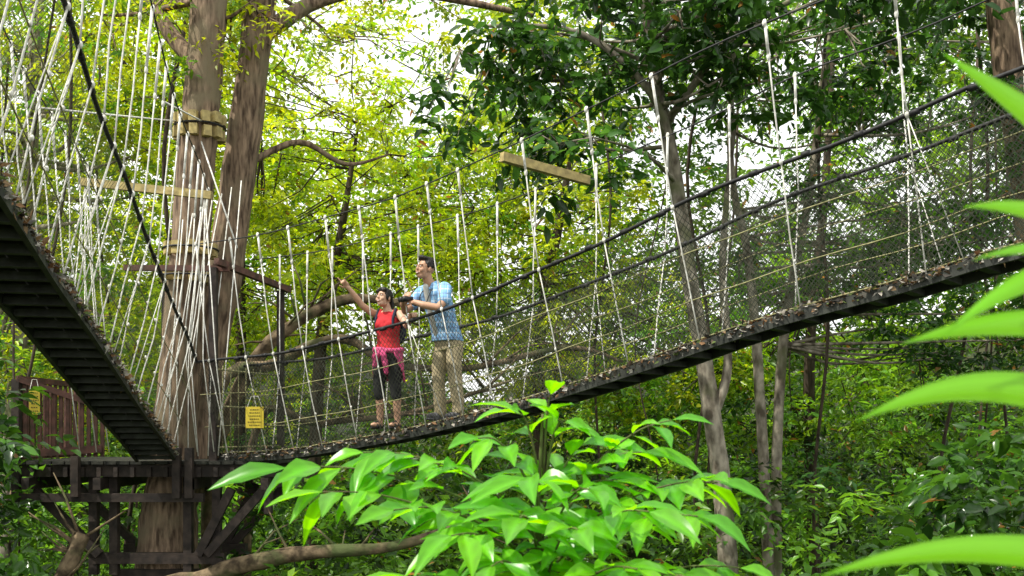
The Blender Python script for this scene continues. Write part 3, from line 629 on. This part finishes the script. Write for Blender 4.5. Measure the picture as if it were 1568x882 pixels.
for s in (-1,1): tube(bn,catmull([(s*.05,-.54,1.28),(s*.06,-.36,1.22),(s*.075,-.285,1.36),(s*.06,-.19,1.475)],6),.006,5)
tube(bn,[(-.06,-.19,1.475),(0,-.14,1.49),(.06,-.19,1.475)],.006,5)
bn.obj('binoculars_with_strap',BLK,man,True,True)
wo=empty('pointing_woman',None,(-1.38,11.44,.025),math.radians(-25))
sk=M(); head(wo,sk,(-.03,-.05,1.455),math.radians(-8),math.radians(13),math.radians(-6),.97,True)
limb(sk,[(0,-.01,1.28),(-.01,-.015,1.35),(-.02,-.03,1.39)],[.052,.044,.044])
loft(sk,[((0,.0,.85),.13,.10),((0,-.0,1.0),.105,.08),((0,-.01,1.15),.12,.085),((0,-.005,1.25),.135,.07),((0,0,1.31),.10,.05),((0,0,1.33),.05,.04)])
limb(sk,[(-.145,-.0,1.275),(-.18,-.10,1.31),(-.215,-.20,1.365)],[.046,.042,.036]); limb(sk,[(-.215,-.20,1.365),(-.25,-.29,1.46),(-.285,-.37,1.55)],[.036,.034,.023])
hand(sk,(-.285,-.37,1.55),(-.42,-.48,.75),(-.3,.5,.65),1,.3,True,.95)
limb(sk,[(.145,-.0,1.275),(.30,-.10,1.13)],[.046,.037]); limb(sk,[(.30,-.10,1.13),(.40,-.21,1.19),(.475,-.29,1.225)],[.037,.034,.023])
hand(sk,(.475,-.29,1.225),(.6,-.6,.05),(0,-.1,1),1,.5,False,.93)
for s,f in ((1,.0),(-1,-.03)):
    limb(sk,[(s*.085,f,.74),(s*.095,f-.01,.48),(s*.10,f+.015,.34),(s*.105,f+.02,.08)],[.07,.052,.052,.034])
    ell(sk,(s*.11,f-.05,.045),(.038,.105,.03)); ell(sk,(s*.105,f+.03,.04),(.032,.04,.035))
o=sk.obj('body_skin',SK2,wo); rem(o,.0055,3)
tk=M(); loft(tk,[((0,.0,.87),.152,.118),((0,-.0,.95),.132,.104),((0,-.005,1.02),.124,.10),((0,-.02,1.13),.142,.115),((0,-.015,1.20),.138,.105),((0,-.005,1.27),.115,.075),((0,0,1.305),.09,.055)],20)
for s in (-1,1): limb(tk,[(s*.085,-.05,1.25),(s*.10,-.01,1.315),(s*.08,.05,1.25)],[.03,.03,.03])
for s in (-1,1): ell(tk,(s*.06,-.085,1.15),(.058,.05,.055))
o=tk.obj('red_top',mat('red_cloth',(.56,.03,.04),(.42,.02,.025),12,.85),wo); rem(o,.007,3); folds(o,.012,.07)
bp=M()
for s in (-1,1): limb(bp,[(s*.112,-.095,1.12),(s*.112,-.085,1.22),(s*.11,-.03,1.33),(s*.105,.06,1.28),(s*.11,.09,1.15)],[.017]*5)
ell(bp,(0,.15,1.12),(.14,.09,.19)); ell(bp,(-.155,.0,1.255),(.045,.055,.05)); ell(bp,(.155,.0,1.255),(.045,.055,.045))
o=bp.obj('navy_backpack',mat('navy_cloth',(.015,.018,.035),(.03,.035,.06),14,.8),wo); rem(o,.007,3)
cp=M(); loft(cp,[((0,.01,.70),.158,.11),((0,.008,.78),.158,.115),((0,.005,.84),.15,.112),((0,0,.88),.13,.10)])
for s,f in ((1,.0),(-1,-.03)): limb(cp,[(s*.08,f,.76),(s*.092,f-.01,.56),(s*.098,f-.01,.46),(s*.10,f+.0,.37)],[.088,.075,.066,.062])
o=cp.obj('black_capri_trousers',mat('black_cloth',(.014,.014,.016),(.03,.03,.034),14,.9),wo); rem(o,.008,3); folds(o,.012,.08)
pk=M(); A_=np.linspace(-.75,math.pi+.75,44); rows=9; vs=[];fs=[]
for side_ in (0,1):
    for r_ in range(rows):
        t=r_/(rows-1)
        for a in A_:
            edge=min(a+.75,math.pi+.75-a); ln=.10+.24*min(1,edge/.9)+.03*math.sin(a*3.1)
            rr=1+.20*t+.07*t*math.sin(a*8+t*1.5)-(0 if side_ else .12)
            vs.append((math.cos(a)*.165*rr,math.sin(a)*.135*rr,.885-ln*t))
na=len(A_); off=rows*na
for r_ in range(rows-1):
    for j in range(na-1):
        a=r_*na+j; fs.append((a,a+na,a+na+1,a+1)); a+=off; fs.append((a,a+1,a+na+1,a+na))
for j in range(na-1):
    fs.append((j,j+1,off+j+1,off+j)); q=(rows-1)*na+j; fs.append((q,off+q,off+q+1,q+1))
for r_ in range(rows-1):
    q=r_*na; fs.append((q,off+q,off+q+na,q+na)); q=r_*na+na-1; fs.append((q,q+na,off+q+na,off+q))
pk.add(vs,fs)
limb(pk,[(math.cos(a)*.158,math.sin(a)*.125,.875+.012*math.sin(2*a)) for a in np.linspace(0,2*math.pi,25)],[.028]*25)
limb(pk,[(.015,-.15,.87),(.045,-.165,.79),(.06,-.16,.70),(.065,-.15,.62)],[.03,.034,.032,.026]); limb(pk,[(-.015,-.15,.87),(-.05,-.165,.80),(-.075,-.16,.71)],[.03,.034,.028])
ell(pk,(0,-.155,.87),(.04,.032,.034))
o=pk.obj('pink_jacket_tied_at_waist',mat('pink_cloth',(.74,.12,.28),(.60,.07,.20),14,.85),wo); rem(o,.007,2); folds(o,.014,.05)
sd=M()
for s,f in ((1,.0),(-1,-.03)):
    ell(sd,(s*.11,f-.045,.012),(.045,.125,.016)); limb(sd,[(s*.11-.042,f-.08,.025),(s*.11,f-.085,.078),(s*.11+.042,f-.08,.025)],[.012,.012,.012]); limb(sd,[(s*.11-.04,f-.02,.03),(s*.11,f-.03,.085),(s*.11+.04,f-.02,.03)],[.012]*3); limb(sd,[(s*.11-.036,f+.03,.03),(s*.11,f+.07,.05),(s*.11+.036,f+.03,.03)],[.012]*3)
o=sd.obj('sandals',BLK,wo); rem(o,.006,2)
# ------------------------------------------------------------------ light, world, camera
el=math.radians(57); az=math.atan2(-.45,-.25)
sdir=V((math.sin(az)*math.cos(el),math.cos(az)*math.cos(el),math.sin(el)))
L=bpy.data.lights.new('sun','SUN'); L.energy=5; L.angle=math.radians(.5); L.color=(1,.95,.85)
so=bpy.data.objects.new('sun',L); scene.collection.objects.link(so); so.rotation_euler=(-sdir).to_track_quat('-Z','Y').to_euler(); so.location=sdir*30
w=bpy.data.worlds.new('World'); scene.world=w; w.use_nodes=True; nt=w.node_tree; bg=nt.nodes['Background']
sky=nt.nodes.new('ShaderNodeTexSky'); sky.sky_type='NISHITA'; sky.sun_disc=False; sky.sun_elevation=el; sky.sun_rotation=az; sky.dust_density=5; sky.air_density=1.2; sky.ozone_density=.5
tc=nt.nodes.new('ShaderNodeTexCoord'); nz=nt.nodes.new('ShaderNodeTexNoise'); nz.inputs['Scale'].default_value=2.5; nz.inputs['Detail'].default_value=5
nt.links.new(tc.outputs['Generated'],nz.inputs['Vector'])
cr=nt.nodes.new('ShaderNodeMapRange'); cr.inputs['From Min'].default_value=.3; cr.inputs['From Max'].default_value=.7; cr.inputs['To Min'].default_value=.7; cr.inputs['To Max'].default_value=.96
nt.links.new(nz.outputs['Fac'],cr.inputs['Value'])
mx=nt.nodes.new('ShaderNodeMix'); mx.data_type='RGBA'; nt.links.new(cr.outputs[0],mx.inputs[0]); nt.links.new(sky.outputs[0],mx.inputs[6]); mx.inputs[7].default_value=(12,12.1,11.8,1)
nt.links.new(mx.outputs[2],bg.inputs['Color']); bg.inputs['Strength'].default_value=.15
cd=bpy.data.cameras.new('camera'); cam=bpy.data.objects.new('camera',cd); scene.collection.objects.link(cam); cam.location=(0,0,0); cam.rotation_euler=(math.radians(90),0,0)
cd.lens=36; cd.sensor_width=36; cd.shift_y=219/1568; cd.clip_start=.05; cd.clip_end=2000
cd.dof.use_dof=True; cd.dof.focus_distance=11; cd.dof.aperture_fstop=7
scene.camera=cam
